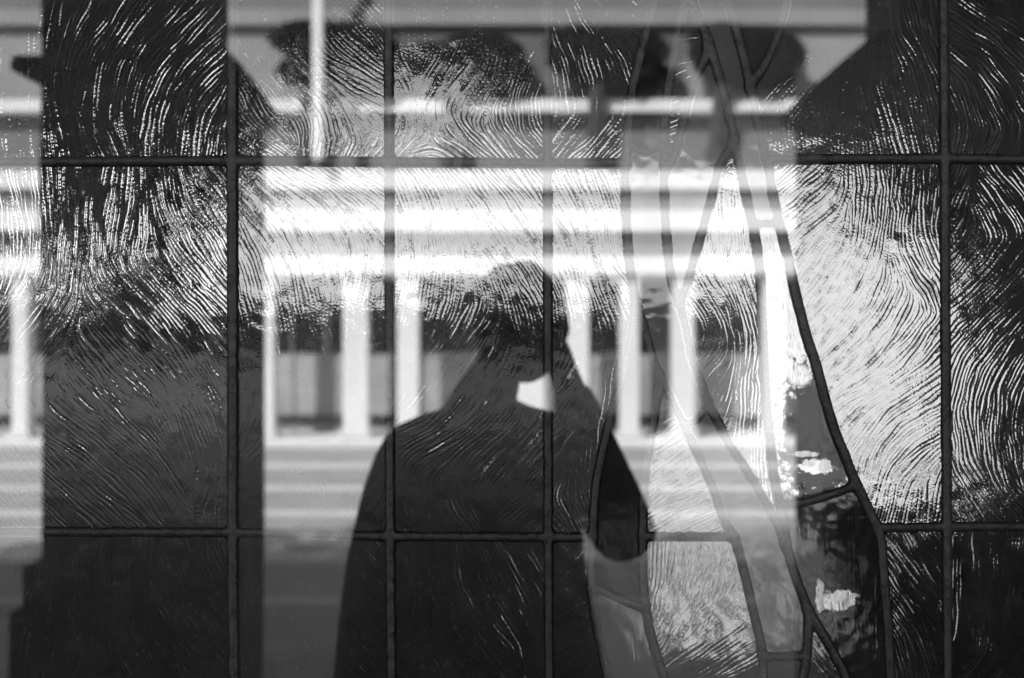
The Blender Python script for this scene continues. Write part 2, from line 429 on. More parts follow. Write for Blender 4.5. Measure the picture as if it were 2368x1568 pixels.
# ---- materials of the window
REFL = 0.27
def glossy_flat(nt, rough=0.0):
    """mirror term put into glass and lead, standing for an unmodelled cover pane"""
    g = nt.nodes.new("ShaderNodeBsdfGlossy"); g.inputs['Roughness'].default_value = rough
    g.inputs['Color'].default_value = (1, 1, 1, 1)
    return g
def glass_front(name, tint, refl=REFL, spots=()):
    m = bpy.data.materials.new(name); m.use_nodes = True
    nt = m.node_tree; N = nt.nodes; L = nt.links
    N.remove(N["Principled BSDF"])
    rf = N.new("ShaderNodeBsdfRefraction"); rf.inputs['IOR'].default_value = 1.5; rf.inputs['Roughness'].default_value = 0.0
    rf.inputs['Color'].default_value = (tint, tint, tint, 1)
    tc = N.new("ShaderNodeTexCoord")
    if spots:      # vitreous paint: blotches of their own shape fired onto the glass
        wn_ = N.new("ShaderNodeTexNoise"); wn_.inputs['Scale'].default_value = 150; wn_.inputs['Detail'].default_value = 7; wn_.inputs['Roughness'].default_value = 0.65
        L.new(tc.outputs['Object'], wn_.inputs['Vector'])
        last = None
        for (su, sv, ru, rv, val, soft) in spots:
            vm = N.new("ShaderNodeVectorMath"); vm.operation = 'SUBTRACT'; vm.inputs[1].default_value = (X(su), 0, Z(sv))
            L.new(tc.outputs['Object'], vm.inputs[0])
            vs_ = N.new("ShaderNodeVectorMath"); vs_.operation = 'MULTIPLY'; vs_.inputs[1].default_value = (PXM / ru, 0, PXM / rv)
            L.new(vm.outputs[0], vs_.inputs[0])
            ln = N.new("ShaderNodeVectorMath"); ln.operation = 'LENGTH'; L.new(vs_.outputs[0], ln.inputs[0])
            ad = N.new("ShaderNodeMath"); ad.operation = 'MULTIPLY_ADD'; L.new(wn_.outputs[0], ad.inputs[0]); ad.inputs[1].default_value = 2.2; L.new(ln.outputs['Value'], ad.inputs[2])
            mr = N.new("ShaderNodeMapRange"); mr.inputs[1].default_value = 2.1 - soft * 0.6; mr.inputs[2].default_value = 2.1 + soft * 0.6
            mr.inputs[3].default_value = 1; mr.inputs[4].default_value = 0
            L.new(ad.outputs[0], mr.inputs[0])
            mc = N.new("ShaderNodeMix"); mc.data_type = 'FLOAT'
            L.new(mr.outputs[0], mc.inputs[0]); mc.inputs[3].default_value = val
            if last is None: mc.inputs[2].default_value = tint
            else: L.new(last, mc.inputs[2])
            last = mc.outputs[0]
        L.new(last, rf.inputs['Color'])
    g = glossy_flat(nt)
    mx = N.new("ShaderNodeMixShader"); mx.inputs[0].default_value = refl
    L.new(rf.outputs[0], mx.inputs[1]); L.new(g.outputs[0], mx.inputs[2])
    du = N.new("ShaderNodeBsdfDiffuse"); du.inputs[0].default_value = (0.6, 0.6, 0.6, 1)      # pale diffuse veil mixed in to lift the blacks
    dn = N.new("ShaderNodeTexNoise"); dn.inputs['Scale'].default_value = 25; dn.inputs['Detail'].default_value = 9; dn.inputs['Roughness'].default_value = 0.7
    L.new(tc.outputs['Object'], dn.inputs['Vector'])
    dr = N.new("ShaderNodeMapRange"); dr.inputs[1].default_value = 0.35; dr.inputs[2].default_value = 0.7; dr.inputs[3].default_value = 0.01; dr.inputs[4].default_value = 0.055
    L.new(dn.outputs[0], dr.inputs[0])
    m2 = N.new("ShaderNodeMixShader"); L.new(dr.outputs[0], m2.inputs[0]); L.new(mx.outputs[0], m2.inputs[1]); L.new(du.outputs[0], m2.inputs[2])
    L.new(m2.outputs[0], N["Material Output"].inputs[0])
    return m
def glass_back(name, cloud=0.0, cval=0.5, cscale=22.0):
    """rippled inner face; cloud mixes in milky streaks that scatter the daylight from behind"""
    m = bpy.data.materials.new(name); m.use_nodes = True
    nt = m.node_tree; N = nt.nodes; L = nt.links
    N.remove(N["Principled BSDF"])
    gl = N.new("ShaderNodeBsdfGlass"); gl.inputs['IOR'].default_value = 1.5; gl.inputs['Roughness'].default_value = 0.09
    gl.inputs['Color'].default_value = (1, 1, 1, 1)
    out = gl.outputs[0]
    if cloud > 0:
        tr = N.new("ShaderNodeBsdfTranslucent"); tr.inputs[0].default_value = (cval, cval, cval, 1)
        tc = N.new("ShaderNodeTexCoord"); mp = N.new("ShaderNodeMapping"); mp.inputs['Scale'].default_value = (1, 1, 0.25)
        L.new(tc.outputs['Object'], mp.inputs[0])
        n = N.new("ShaderNodeTexNoise"); n.inputs['Scale'].default_value = cscale; n.inputs['Detail'].default_value = 8; n.inputs['Roughness'].default_value = 0.6
        n.inputs['Distortion'].default_value = 0.8
        L.new(mp.outputs[0], n.inputs['Vector'])
        mr = N.new("ShaderNodeMapRange"); mr.inputs[1].default_value = 0.35; mr.inputs[2].default_value = 0.7
        mr.inputs[3].default_value = cloud * 0.75; mr.inputs[4].default_value = cloud
        L.new(n.outputs[0], mr.inputs[0])
        mx = N.new("ShaderNodeMixShader")
        L.new(mr.outputs[0], mx.inputs[0]); L.new(gl.outputs[0], mx.inputs[1]); L.new(tr.outputs[0], mx.inputs[2])
        out = mx.outputs[0]
    ga = N.new("ShaderNodeAttribute"); ga.attribute_name = "groove_tone"; ga.attribute_type = 'GEOMETRY'   # grey put in the grooves to stand for the ripples' light and dark lines
    gt = N.new("ShaderNodeBsdfTranslucent"); gt.inputs[0].default_value = (0.28, 0.28, 0.28, 1)
    gm = N.new("ShaderNodeMixShader"); L.new(ga.outputs['Fac'], gm.inputs[0]); L.new(out, gm.inputs[1]); L.new(gt.outputs[0], gm.inputs[2])
    L.new(gm.outputs[0], N["Material Output"].inputs[0])
    return m
def lead_mat():
    m = bpy.data.materials.new("lead"); m.use_nodes = True
    nt = m.node_tree; N = nt.nodes; L = nt.links
    b = N["Principled BSDF"]
    tc = N.new("ShaderNodeTexCoord")
    n = N.new("ShaderNodeTexNoise"); n.inputs['Scale'].default_value = 90; n.inputs['Detail'].default_value = 8; n.inputs['Roughness'].default_value = 0.65
    L.new(tc.outputs['Object'], n.inputs['Vector'])
    cr = N.new("ShaderNodeValToRGB")
    cr.color_ramp.elements[0].color = (0.06, 0.06, 0.06, 1); cr.color_ramp.elements[0].position = 0.3
    cr.color_ramp.elements[1].color = (0.17, 0.17, 0.17, 1); cr.color_ramp.elements[1].position = 0.72
    L.new(n.outputs[0], cr.inputs[0])
    at_ = N.new("ShaderNodeAttribute"); at_.attribute_name = "edge_dark"; at_.attribute_type = 'GEOMETRY'
    ce = N.new("ShaderNodeMix"); ce.data_type = 'RGBA'
    L.new(at_.outputs['Fac'], ce.inputs[0]); L.new(cr.outputs[0], ce.inputs[6]); ce.inputs[7].default_value = (0.004, 0.004, 0.004, 1)
    L.new(ce.outputs[2], b.inputs['Base Color'])
    b.inputs['Metallic'].default_value = 0.3; b.inputs['Roughness'].default_value = 0.42
    n2 = N.new("ShaderNodeTexNoise"); n2.inputs['Scale'].default_value = 700; n2.inputs['Detail'].default_value = 4
    L.new(tc.outputs['Object'], n2.inputs['Vector'])
    bp = N.new("ShaderNodeBump"); bp.inputs['Strength'].default_value = 0.35; bp.inputs['Distance'].default_value = 0.0006
    L.new(n2.outputs[0], bp.inputs['Height']); L.new(bp.outputs[0], b.inputs['Normal'])
    # cover-pane reflection put into the lead itself: fixed normal mirrors along the window plane
    g = glossy_flat(nt)
    cx = N.new("ShaderNodeCombineXYZ"); cx.inputs[0].default_value = 0; cx.inputs[1].default_value = -1; cx.inputs[2].default_value = 0
    L.new(cx.outputs[0], g.inputs['Normal'])
    mx = N.new("ShaderNodeMixShader"); mx.inputs[0].default_value = REFL
    L.new(b.outputs[0], mx.inputs[1]); L.new(g.outputs[0], mx.inputs[2])
    L.new(mx.outputs[0], N["Material Output"].inputs[0])
    return m
M_LEAD = lead_mat()

window = empty("leaded_window", (0, 0, Z(1718)))
tag(window, "tall leaded glass window of rippled panes in dark lead cames with a slanting figure of smooth glass strips", "window")

# seed point, tint, ripple strength, clouding, label for panes that look different
SPECIAL = [
 (1500, 200, 0.10, 0.05, 0.06, "long smooth dark strip pane with a bright clear patch at its rounded foot"),
 (1495, 500, 0.80, 0.10, 0.70, "smooth cloudy strip pane below the curved lead bar"),
 (1570, 440, 0.85, 0.10, 0.70, "smooth cloudy wedge pane narrowing to a point between two leads"),
 (1640, 290, 0.85, 0.08, 0.75, "smooth grey pane inside the crossing lead lines"),
 (1640, 30, 0.85, 0.06, 0.80, "smooth grey pane between the crossing leads at the top edge"),
 (1710, 230, 0.16, 0.04, 0.10, "dark smooth strip running beside the long slanting lead"),
 (1745, 440, 0.80, 0.05, 0.50, "short smooth pane above the small cross bar in the slanting strip"),
 (1830, 700, 0.92, 0.10, 0.0, "bright clear strip pane below the small cross bar, stained at its lower end"),
 (1750, 60, 0.35, 0.05, 0.18, "smooth dark pane forming a wedge at the top edge"),
 (1430, 1100, 0.07, 0.05, 0.0, "long dark smooth pane in the left leg of the figure"),
 (1430, 1480, 0.75, 0.06, 0.60, "grey cloudy pane at the foot of the left leg of the figure"),
 (1580, 880, 0.70, 0.08, 0.65, "smooth pane ending in a curved lead bar"),
 (1680, 1100, 0.60, 0.06, 0.80, "long grey cloudy pane in the middle leg of the figure"),
 (1810, 1545, 0.45, 0.06, 0.75, "small grey pane at the foot of the middle leg of the figure"),
 (1950, 1300, 0.14, 0.10, 0.05, "smooth dark pane with a bright swirled flaw near its foot"),
]
spec = {}
for s_ in SPECIAL:
    spec.setdefault(at(s_[0], s_[1]), s_)

big_wave = fft_noise((ny, nx), 38, 0.5, 41)
thin = np.clip(fft_noise((ny, nx), 9, 0.7, 42) - 0.8, 0, None)
M_BACK = glass_back("rippled_glass_back")
fronts = {}
def front_for(t):
    t = round(t, 2)
    if t not in fronts: fronts[t] = glass_front("glass_front_%02d" % int(t * 100), t)
    return fronts[t]
backs = {}
def back_for(c):
    if c <= 0: return M_BACK
    c = round(c, 2)
    if c not in backs: backs[c] = glass_back("cloudy_glass_back_%02d" % int(c * 100), c, 0.75)
    return backs[c]

TH = 0.0030
GR = np.clip(0.30 * np.clip(-r2 - 0.3, 0, 2) + 0.30 * np.clip(-(r1 * (1 - wmix) + r3 * wmix) - 0.6, 0, 2) + 0.5 * np.clip(speck - 2.3, 0, 1), 0, 0.6)
GR = GR * np.clip(0.8 + 0.35 * patch2, 0.1, 1.5)
SPOTS = {
 (1500, 200): [(1508, 318, 20, 30, 0.95, 0.15), (1523, 215, 8, 8, 0.8, 0.2), (1524, 258, 5, 42, 0.6, 0.3)],
 (1830, 700): [(1895, 1010, 95, 175, 0.10, 0.18), (1886, 1078, 40, 17, 0.95, 0.2), (1862, 1050, 30, 7, 0.7, 0.25), (1850, 870, 25, 22, 0.9, 0.3)],
 (1950, 1300): [(1995, 1290, 75, 140, 0.05, 0.3), (1940, 1388, 42, 22, 0.95, 0.25), (1895, 1375, 9, 40, 0.8, 0.2), (1860, 1240, 36, 40, 0.3, 0.4)],
}
XX = X(UU); ZZ = Z(VV)
for k in keep:
    js, is_ = np.where(lab == k)
    sp = spec.get(k)
    if sp: _, _, tint, rip, cloud, lb = sp
    else: tint, rip, cloud, lb = 0.66 + 0.05 * math.sin(k * 1.7), 1.0, 0.0, None
    if k in (at(2000, 700), at(2300, 700), at(1690, 450)): tint = 0.8
    if k in (at(700, 700), at(1050, 700), at(1350, 700)): tint = 0.50
    if k in (at(200, 700), at(200, 200), at(2300, 200), at(2000, 200)): tint = 0.85
    j0, j1, i0, i1 = js.min(), js.max() + 1, is_.min(), is_.max() + 1
    j1 = min(j1, ny - 1); i1 = min(i1, nx - 1)
    m = lab[j0:j1, i0:i1] == k
    if m.sum() < 50: continue
    if rip < 0.9:
        h = 0.0004 * min(rip, 0.10) * 8 * 0.16 * big_wave + H_comb * min(rip, 0.1) * 1.5
    else:
        h = H_comb
    Yb = TH + h
    cj, ci = np.where(m)
    cj = cj + j0; ci = ci + i0
    v00 = cj * nx + ci
    corners = np.stack([v00, v00 + 1, v00 + nx + 1, v00 + nx], axis=1)     # seen from behind (+y): outward normal +y
    uq, inv = np.unique(corners.ravel(), return_inverse=True)
    back_v = np.stack([XX.ravel()[uq], Yb.ravel()[uq], ZZ.ravel()[uq]], axis=1)
    back_q = inv.reshape(-1, 4)
    # flat front face in 4x4 blocks where whole, single cells along the edge
    B = 4
    bj = cj // B; bi = ci // B
    key = bj * 100000 + bi
    ku, kinv, kc = np.unique(key, return_inverse=True, return_counts=True)
    full = kc[kinv] == B * B
    fk = ku[kc == B * B]; fj = (fk // 100000) * B; fi = (fk % 100000) * B
    fc = np.stack([fj * nx + fi, (fj + B) * nx + fi, (fj + B) * nx + fi + B, fj * nx + fi + B], axis=1)
    ec = corners[~full][:, [0, 3, 2, 1]]
    fcs = np.concatenate([fc, ec])
    uq2, inv2 = np.unique(fcs.ravel(), return_inverse=True)
    front_v = np.stack([XX.ravel()[uq2], np.zeros(len(uq2)), ZZ.ravel()[uq2]], axis=1)
    front_q = inv2.reshape(-1, 4) + len(back_v)
    verts = np.concatenate([back_v, front_v]); quads = np.concatenate([back_q, front_q])
    quads = quads[:, ::1]
    mi = np.concatenate([np.zeros(len(back_q), int), np.ones(len(front_q), int)])
    me = mesh_np("pane", verts, quads, mi)
    ga = me.attributes.new("groove_tone", 'FLOAT', 'POINT')
    gv_ = np.zeros(len(verts), dtype=np.float32); gv_[:len(back_v)] = GR.ravel()[uq] * (1.0 if rip >= 0.9 else 0.12)
    ga.data.foreach_set("value", gv_)
    fm = front_for(tint)
    for (su, sv), sp_ in SPOTS.items():
        if at(su, sv) == k: fm = glass_front("painted_glass_front", tint, REFL, sp_)
    o = link("pane", me, [back_for(cloud), fm], window)
    if lb: o["label"] = lb

# ---- the lead itself: a raised profile over the smooth union of the came lines
def lead_height(s):
    """s = distance inside the lead edge (photo units) -> height in front of the glass (m)"""
    t = np.clip(s / 9.5, 0, 1.6)
    h = 0.0026 * (1 - (1 - np.clip(t, 0, 1)) ** 2.6) + 0.0003 * np.clip(t - 1, 0, 1)
    return np.where(s > 0, h, s * 0.0007)
inside = -sd
H = lead_height(inside)
H = H + np.where(inside > 0, 0.00006 * fft_noise((ny, nx), 22, 0.6, 52), 0)
gy_, gx_ = np.gradient(H, G / PXM)
core = inside > -3.0
for ci in range(len(CAMES)):
    m = core & (who == ci)
    m = m[:ny - 1, :nx - 1]
    if m.sum() < 40: continue
    cj, cii = np.where(m)
    v00 = cj * nx + cii
    corners = np.stack([v00, v00 + nx, v00 + nx + 1, v00 + 1], axis=1)
    uq, inv = np.unique(corners.ravel(), return_inverse=True)
    vs = np.stack([XX.ravel()[uq], -H.ravel()[uq], ZZ.ravel()[uq]], axis=1)
    me = mesh_np("lead_came", vs, inv.reshape(-1, 4))
    ca = me.attributes.new("edge_dark", 'FLOAT', 'POINT')
    ca.data.foreach_set("value", np.clip(1.2 - inside.ravel()[uq] / 2.0, 0, 1).astype(np.float32))  # base colour goes darker towards the lead's edges
    nrm = np.stack([-gx_.ravel()[uq], -np.ones(len(uq)), gy_.ravel()[uq]], axis=1)
    nrm /= np.linalg.norm(nrm, axis=1)[:, None]
    me.normals_split_custom_set_from_vertices([tuple(v) for v in nrm])
    o = link("lead_came", me, M_LEAD, window)

# frame of the window, outside the picture
M_FRAME = mat("painted_frame", 0.08, 0.5, 0.3, 20, 0.3, 150)
fr = MB()
xa, xb, za, zb = X(-140), X(2507), Z(1708), Z(-140)
fr.box(xa - 0.05, xa, -0.03, 0.05, za - 0.05, zb + 0.05, 0.003)
fr.box(xb, xb + 0.05, -0.03, 0.05, za - 0.05, zb + 0.05, 0.003)
fr.box(xa, xb, -0.03, 0.05, zb, zb + 0.05, 0.003)
fr.box(xa, xb, -0.03, 0.05, za - 0.05, za, 0.003)
fr.build("frame", M_FRAME, window)

# wall that carries the window
M_RENDER = mat("rendered_wall", 0.16, 0.8, 0.25, 3, 0.4, 60)
hx0, hx1, hz0, hz1 = xa - 0.05, xb + 0.05, za - 0.05, zb + 0.05
w = MB()
w.box(-9, hx0, -0.12, 0.14, 0, 7.3); w.box(hx1, 9, -0.12, 0.14, 0, 7.3)
w.box(hx0, hx1, -0.12, 0.14, 0, hz0); w.box(hx0, hx1, -0.12, 0.14, hz1, 7.3)
wo = w.build("garden_wall", M_RENDER)
tag(wo, "dark rendered wall around the leaded window", "wall", kind="structure")

M_LEAF0 = mat("shadow_leaf", 0.03, 0.7, 0.4, 2.0, spec=0.1)  # unseen leaves added to feather the wall's shadow on the paving
r0 = np.random.default_rng(5); n = 16000
cl = empty("shadow_leaves", (-2, 0, 7.3)); tag(cl, "unseen leaves added along the wall top to soften its shadow edge", "shadow_leaves")
p = np.stack([r0.uniform(-9, 5, n), r0.uniform(-0.35, 0.35, n), 7.2 + 1.5 * r0.uniform(0, 1, n) ** 2.2], axis=1)
a = r0.standard_normal((n, 3)); a /= np.linalg.norm(a, axis=1)[:, None]
b_ = np.cross(a, r0.standard_normal((n, 3))); b_ /= np.linalg.norm(b_, axis=1)[:, None]
s_ = 0.055 * r0.uniform(0.6, 1.3, n)[:, None]
vs = np.stack([p - a * s_, p - b_ * s_ * 0.6, p + a * s_, p + b_ * s_ * 0.6], axis=1).reshape(-1, 3)
link("foliage", mesh_np("foliage", vs, np.arange(4 * n).reshape(-1, 4), smooth=False), M_LEAF0, cl)
b = MB()
for i in range(24): b.cyl((-8.8 + i * 0.58, 0, 7.2), (-8.6 + i * 0.58, 0.1 * math.sin(i), 8.2 + 0.2 * math.sin(i * 2)), 0.02, 0.008, 6)
b.build("stem", mat("shadow_stem", 0.06), cl)

# ------------------------------------------------------------------ 2. what shows through the glass
def T(u, v, D):        # point seen through the glass at distance D from the viewpoint
    return ((u - 1183.5) / PXM * D / CD, D - CD, CZ - (v - 784) / PXM * D / CD)
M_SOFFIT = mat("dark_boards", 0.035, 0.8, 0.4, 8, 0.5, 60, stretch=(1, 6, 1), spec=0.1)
roofz = T(0, 392, 16.7)[2]
po = empty("porch_roof", (0, 8, roofz))
tag(po, "low dark boarded porch roof beyond the glass", "roof")
HX0, HX1, HY0, HY1 = -2.0, -0.15, 9.3, 14.7  # roof carried deep to shade the ground; opening added so sun reaches the path
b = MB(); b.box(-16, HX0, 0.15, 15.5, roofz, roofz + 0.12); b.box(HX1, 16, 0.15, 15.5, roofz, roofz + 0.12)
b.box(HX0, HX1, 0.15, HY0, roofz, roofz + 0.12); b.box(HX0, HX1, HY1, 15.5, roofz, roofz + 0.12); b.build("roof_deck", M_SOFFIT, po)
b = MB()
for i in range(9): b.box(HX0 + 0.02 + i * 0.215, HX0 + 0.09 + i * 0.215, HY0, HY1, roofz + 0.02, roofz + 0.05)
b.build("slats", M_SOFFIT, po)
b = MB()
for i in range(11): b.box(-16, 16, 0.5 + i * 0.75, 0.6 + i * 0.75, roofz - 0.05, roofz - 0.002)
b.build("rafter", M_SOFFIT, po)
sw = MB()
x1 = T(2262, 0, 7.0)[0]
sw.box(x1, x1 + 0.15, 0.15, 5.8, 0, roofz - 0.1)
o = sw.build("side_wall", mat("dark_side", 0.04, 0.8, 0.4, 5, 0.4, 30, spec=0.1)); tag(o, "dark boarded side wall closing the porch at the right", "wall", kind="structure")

M_GRAVEL = mat("pale_gravel", 0.056, 0.9, 0.3, 3.0, 0.6, 60, spec=0.0)
M_SHADE_TURF = mat("shade_toned_turf", 0.022, 0.9, 0.4, 1.2, 0.6, 30, spec=0.0)  # nearer ground coloured dark in place of shade
M_LAND = mat("land", 0.10, 0.9, 0.3, 0.3, spec=0.0)
g = MB(); g.box(-400, 400, -300, 500, -0.5, 0.0)
go = g.build("ground", M_LAND); tag(go, "wide open grey ground", "ground", kind="structure")
def sheet(name, x0, x1, y0, y1, z, m, label):
    me = bpy.data.meshes.new(name)
    nX, nY = 24, 24
    vs = [(x0 + (x1 - x0) * i / nX, y0 + (y1 - y0) * j / nY, z) for j in range(nY + 1) for i in range(nX + 1)]
    fs = [(j * (nX + 1) + i, j * (nX + 1) + i + 1, (j + 1) * (nX + 1) + i + 1, (j + 1) * (nX + 1) + i) for j in range(nY) for i in range(nX)]
    me.from_pydata(vs, [], fs)
    o = link(name, me, m); tag(o, label, "ground", kind="structure"); return o
sheet("gravel_yard", -160, 160, 22.5, 160, 0.004, M_GRAVEL, "pale level gravel seen through the glass")
sheet("turf", -30, 30, 11.6, 21.8, 0.004, M_SHADE_TURF, "turf beyond the window, coloured dark in place of shade")
sheet("porch_floor", -30, 30, 0.2, 11.6, 0.004, mat("lifted_paving", 0.17, 0.9, 0.75, 5.0, 0.5, 20, spec=0.0), "mottled paving under the porch roof, coloured paler to lift the shade")  # coloured paler to lift the shaded ground, mottled for streaks in the glass
sheet("kerb_strip", -60, 60, 21.8, 22.5, 0.008, mat("dark_kerb", 0.02, 0.9, 0.3, 3, spec=0.0), "dark strip between turf and gravel")

# leafy masses: trunk, limbs and a crown of leaf-sized faces
M_LEAF = mat("leaf", 0.020, 0.7, 0.45, 1.5, spec=0.1)
M_BARK = mat("bark", 0.05, 0.9, 0.4, 5, 0.6, 30)
def leaves(n, cx, cy_, cz, rx, ry, rz, size, seed, lumps=9):
    r = np.random.default_rng(seed)
    ce = r.uniform(-0.55, 0.55, (lumps, 3)) * np.array([rx, ry, rz])
    ra = r.uniform(0.35, 0.6, lumps)
    w_ = r.integers(0, lumps, n)
    d = r.standard_normal((n, 3)); d /= np.linalg.norm(d, axis=1)[:, None]
    rad = r.uniform(0.25, 1.0, n) ** 0.5
    p = ce[w_] + d * (ra[w_] * rad)[:, None] * np.array([rx, ry, rz])
    p += np.array([cx, cy_, cz])
    a = r.standard_normal((n, 3)); a /= np.linalg.norm(a, axis=1)[:, None]
    b_ = np.cross(a, r.standard_normal((n, 3))); b_ /= np.linalg.norm(b_, axis=1)[:, None]
    s_ = size * r.uniform(0.6, 1.3, n)[:, None]
    vs = np.stack([p - a * s_, p - b_ * s_ * 0.5, p + a * s_, p + b_ * s_ * 0.5], axis=1).reshape(-1, 3)
    return mesh_np("crown", vs, np.arange(4 * n).reshape(-1, 4), smooth=False)
def tree(x, y, h, rx, label, seed, group="trees beyond the gravel", z0=0.0, n=5000, size=0.35):
    e = empty("tree", (x, y, z0)); tag(e, label, "tree", group)
    t = MB(); t.cyl((x, y, z0), (x, y, z0 + h * 0.5), rx * 0.09, rx * 0.05, 10)
    for a in range(6):
        an = a * 1.05 + seed
        t.cyl((x, y, z0 + h * (0.25 + 0.03 * a)), (x + math.cos(an) * rx * 0.6, y + math.sin(an) * rx * 0.6, z0 + h * (0.5 + 0.05 * a)), rx * 0.035, rx * 0.012, 7)
    t.build("trunk", M_BARK, e)
    link("crown", leaves(n, x, y, z0 + h * 0.56, rx, rx, h * 0.5, size, seed), M_LEAF, e)
    return e
for i, (u, hpx, D, lb) in enumerate([(60, 900, 140, "tall dark tree at the far left, seen through the glass"),
                                     (250, 760, 142, "tall dark tree just right of the leftmost one"),
                                     (400, 520, 144, "dark tree at the edge of the bright opening of sky"),
                                     (1900, 150, 146, "low dark tree beyond the gravel near the hanging sheet")]):
    p = T(u, 784, D)
    h = 1.5 + hpx / 3156 * D
    tree(p[0], p[1], h, h * 0.32, lb, 60 + i, n=9000, size=0.75)
p = T(1165, 784, 138); tree(p[0], p[1], 7.3, 7.0, "low round dark tree added before the hedge to darken the mirrored head", 71, n=14000, size=0.4)  # tree added to darken the sky where the mirrored head falls
p = T(2215, 784, 31); tree(p[0], p[1], 8.2, 2.4, "dark tree beyond the porch at the right, behind the hanging sheet", 72, n=7000, size=0.2)
hx = T(-100, 0, 150)[0]; hx2 = T(2500, 0, 150)[0]
hz = T(0, 706, 150)[2]
hb = empty("hedge", (0, 148.8, 0)); tag(hb, "long dark hedge along the far side of the gravel", "hedge")
r_ = np.random.default_rng(99); n = 30000
p = np.stack([r_.uniform(hx, hx2, n), 148.8 + r_.uniform(-1.6, 1.6, n), r_.uniform(0, 1, n)], axis=1)
top = hz + 0.4 * np.sin(p[:, 0] * 0.35) + 0.25 * np.sin(p[:, 0] * 1.1 + 1)
p[:, 2] = p[:, 2] * top
a = r_.standard_normal((n, 3)); a /= np.linalg.norm(a, axis=1)[:, None]
b_ = np.cross(a, r_.standard_normal((n, 3))); b_ /= np.linalg.norm(b_, axis=1)[:, None]
s_ = 0.42 * r_.uniform(0.6, 1.3, n)[:, None]
vs = np.stack([p - a * s_, p - b_ * s_ * 0.6, p + a * s_, p + b_ * s_ * 0.6], axis=1).reshape(-1, 3)
link("foliage", mesh_np("foliage", vs, np.arange(4 * n).reshape(-1, 4), smooth=False), M_LEAF, hb)
b = MB(); b.box(hx, hx2, 148.4, 149.2, 0, hz - 0.4); b.build("woody_core", M_BARK, hb)

# made-up canvas sheet, backlit by the sun to brighten the right-hand panes
m = bpy.data.materials.new("canvas"); m.use_nodes = True
nt = m.node_tree; nt.nodes.remove(nt.nodes["Principled BSDF"])
tr = nt.nodes.new("ShaderNodeBsdfTranslucent"); tr.inputs[0].default_value = (0.62, 0.62, 0.62, 1)
df = nt.nodes.new("ShaderNodeBsdfDiffuse"); df.inputs[0].default_value = (0.8, 0.8, 0.8, 1)
nz = nt.nodes.new("ShaderNodeTexNoise"); nz.inputs['Scale'].default_value = 3
mr = nt.nodes.new("ShaderNodeMapRange"); mr.inputs[3].default_value = 0.15; mr.inputs[4].default_value = 0.3
nt.links.new(nz.outputs[0], mr.inputs[0])
mx = nt.nodes.new("ShaderNodeMixShader")
nt.links.new(mr.outputs[0], mx.inputs[0]); nt.links.new(tr.outputs[0], mx.inputs[1]); nt.links.new(df.outputs[0], mx.inputs[2])
nt.links.new(mx.outputs[0], nt.nodes["Material Output"].inputs[0])
M_CANVAS = m
D_ = 17.2
pa = T(1760, 560, D_); pb = T(2190, 1057, D_)
she = empty("glow_sheet", (pa[0], pa[1], 0)); tag(she, "white canvas sheet between two posts, added to brighten the right-hand panes with the sun behind it", "sheet")
ns = 60; vs = []; fs = []
for j in range(13):
    for i in range(ns + 1):
        t_ = i / ns; z_ = pa[2] + (pb[2] - pa[2]) * j / 12
        vs.append((pa[0] + (pb[0] - pa[0]) * t_, pa[1] + 0.05 * math.sin(t_ * 34) * (0.3 + j / 14), z_ - 0.03 * math.sin(t_ * math.pi)))
for j in range(12):
    for i in range(ns):
        k = j * (ns + 1) + i; fs.append((k, k + 1, k + ns + 2, k + ns + 1))
me = bpy.data.meshes.new("cloth"); me.from_pydata(vs, [], fs); me.polygons.foreach_set("use_smooth", np.ones(len(fs), dtype=bool))
link("cloth", me, M_CANVAS, she)
b = MB(); b.cyl((pa[0], pa[1], pa[2] + 0.05), (pb[0], pa[1], pa[2] + 0.05), 0.012); b.build("rail", M_FRAME, she)
for xx in (pa[0], pb[0]):
    b = MB(); b.cyl((xx, pa[1], 0), (xx, pa[1], pa[2] + 0.1), 0.03); b.build("post", M_FRAME, she)
sheet("glare_patch", T(1760, 0, 15)[0], T(2300, 0, 15)[0], 11.0, 15.95, 0.008, mat("glare_white", 0.65, 0.9, 0.2, 8, 0.5, 40, spec=0.0), "ground patch coloured white for glare in front of the hanging sheet")  # ground coloured near white to carry the glare below the sheet
me = bpy.data.meshes.new("stone_path")
ys = np.linspace(4.0, 11.0, 15); vs = []; fs = []
for i, y in enumerate(ys):
    D = y + CD; vs += [(0.100 * D, y, 0.012), (0.272 * D, y, 0.012)]
for i in range(14): fs.append((2 * i, 2 * i + 1, 2 * i + 3, 2 * i + 2))
me.from_pydata(vs, [], fs)
o = link("path", me, mat("pale_flagstone", 0.52, 0.9, 0.2, 2.5, 0.12, 15, spec=0.0)); tag(o, "pale flagstone path widening away from the window", "path", kind="structure")
vs = []; fs = []
for i, y in enumerate(np.linspace(11.65, 21.7, 15)):
    D = y + CD; vs += [(0.100 * D, y, 0.014), (0.183 * D, y, 0.014)]
for i in range(14): fs.append((2 * i, 2 * i + 1, 2 * i + 3, 2 * i + 2))
me = bpy.data.meshes.new("path"); me.from_pydata(vs, [], fs)
o = link("path", me, mat("sunny_flagstone", 0.28, 0.9, 0.3, 1.5, 0.5, 15, spec=0.0)); tag(o, "sunlit grey path crossing the turf towards the gravel", "path", kind="structure")
pc = T(2052, 1195, 6.0); pd = T(2500, 1195, 6.0)
tr_ = empty("planter", (pc[0], pc[1], 0)); tag(tr_, "long dark planter box standing before the hanging sheet", "planter")
b = MB(); b.box(pc[0], pd[0], pc[1], pc[1] + 0.5, 0, pc[2] - 0.04, 0.01); b.build("box", M_SOFFIT, tr_)
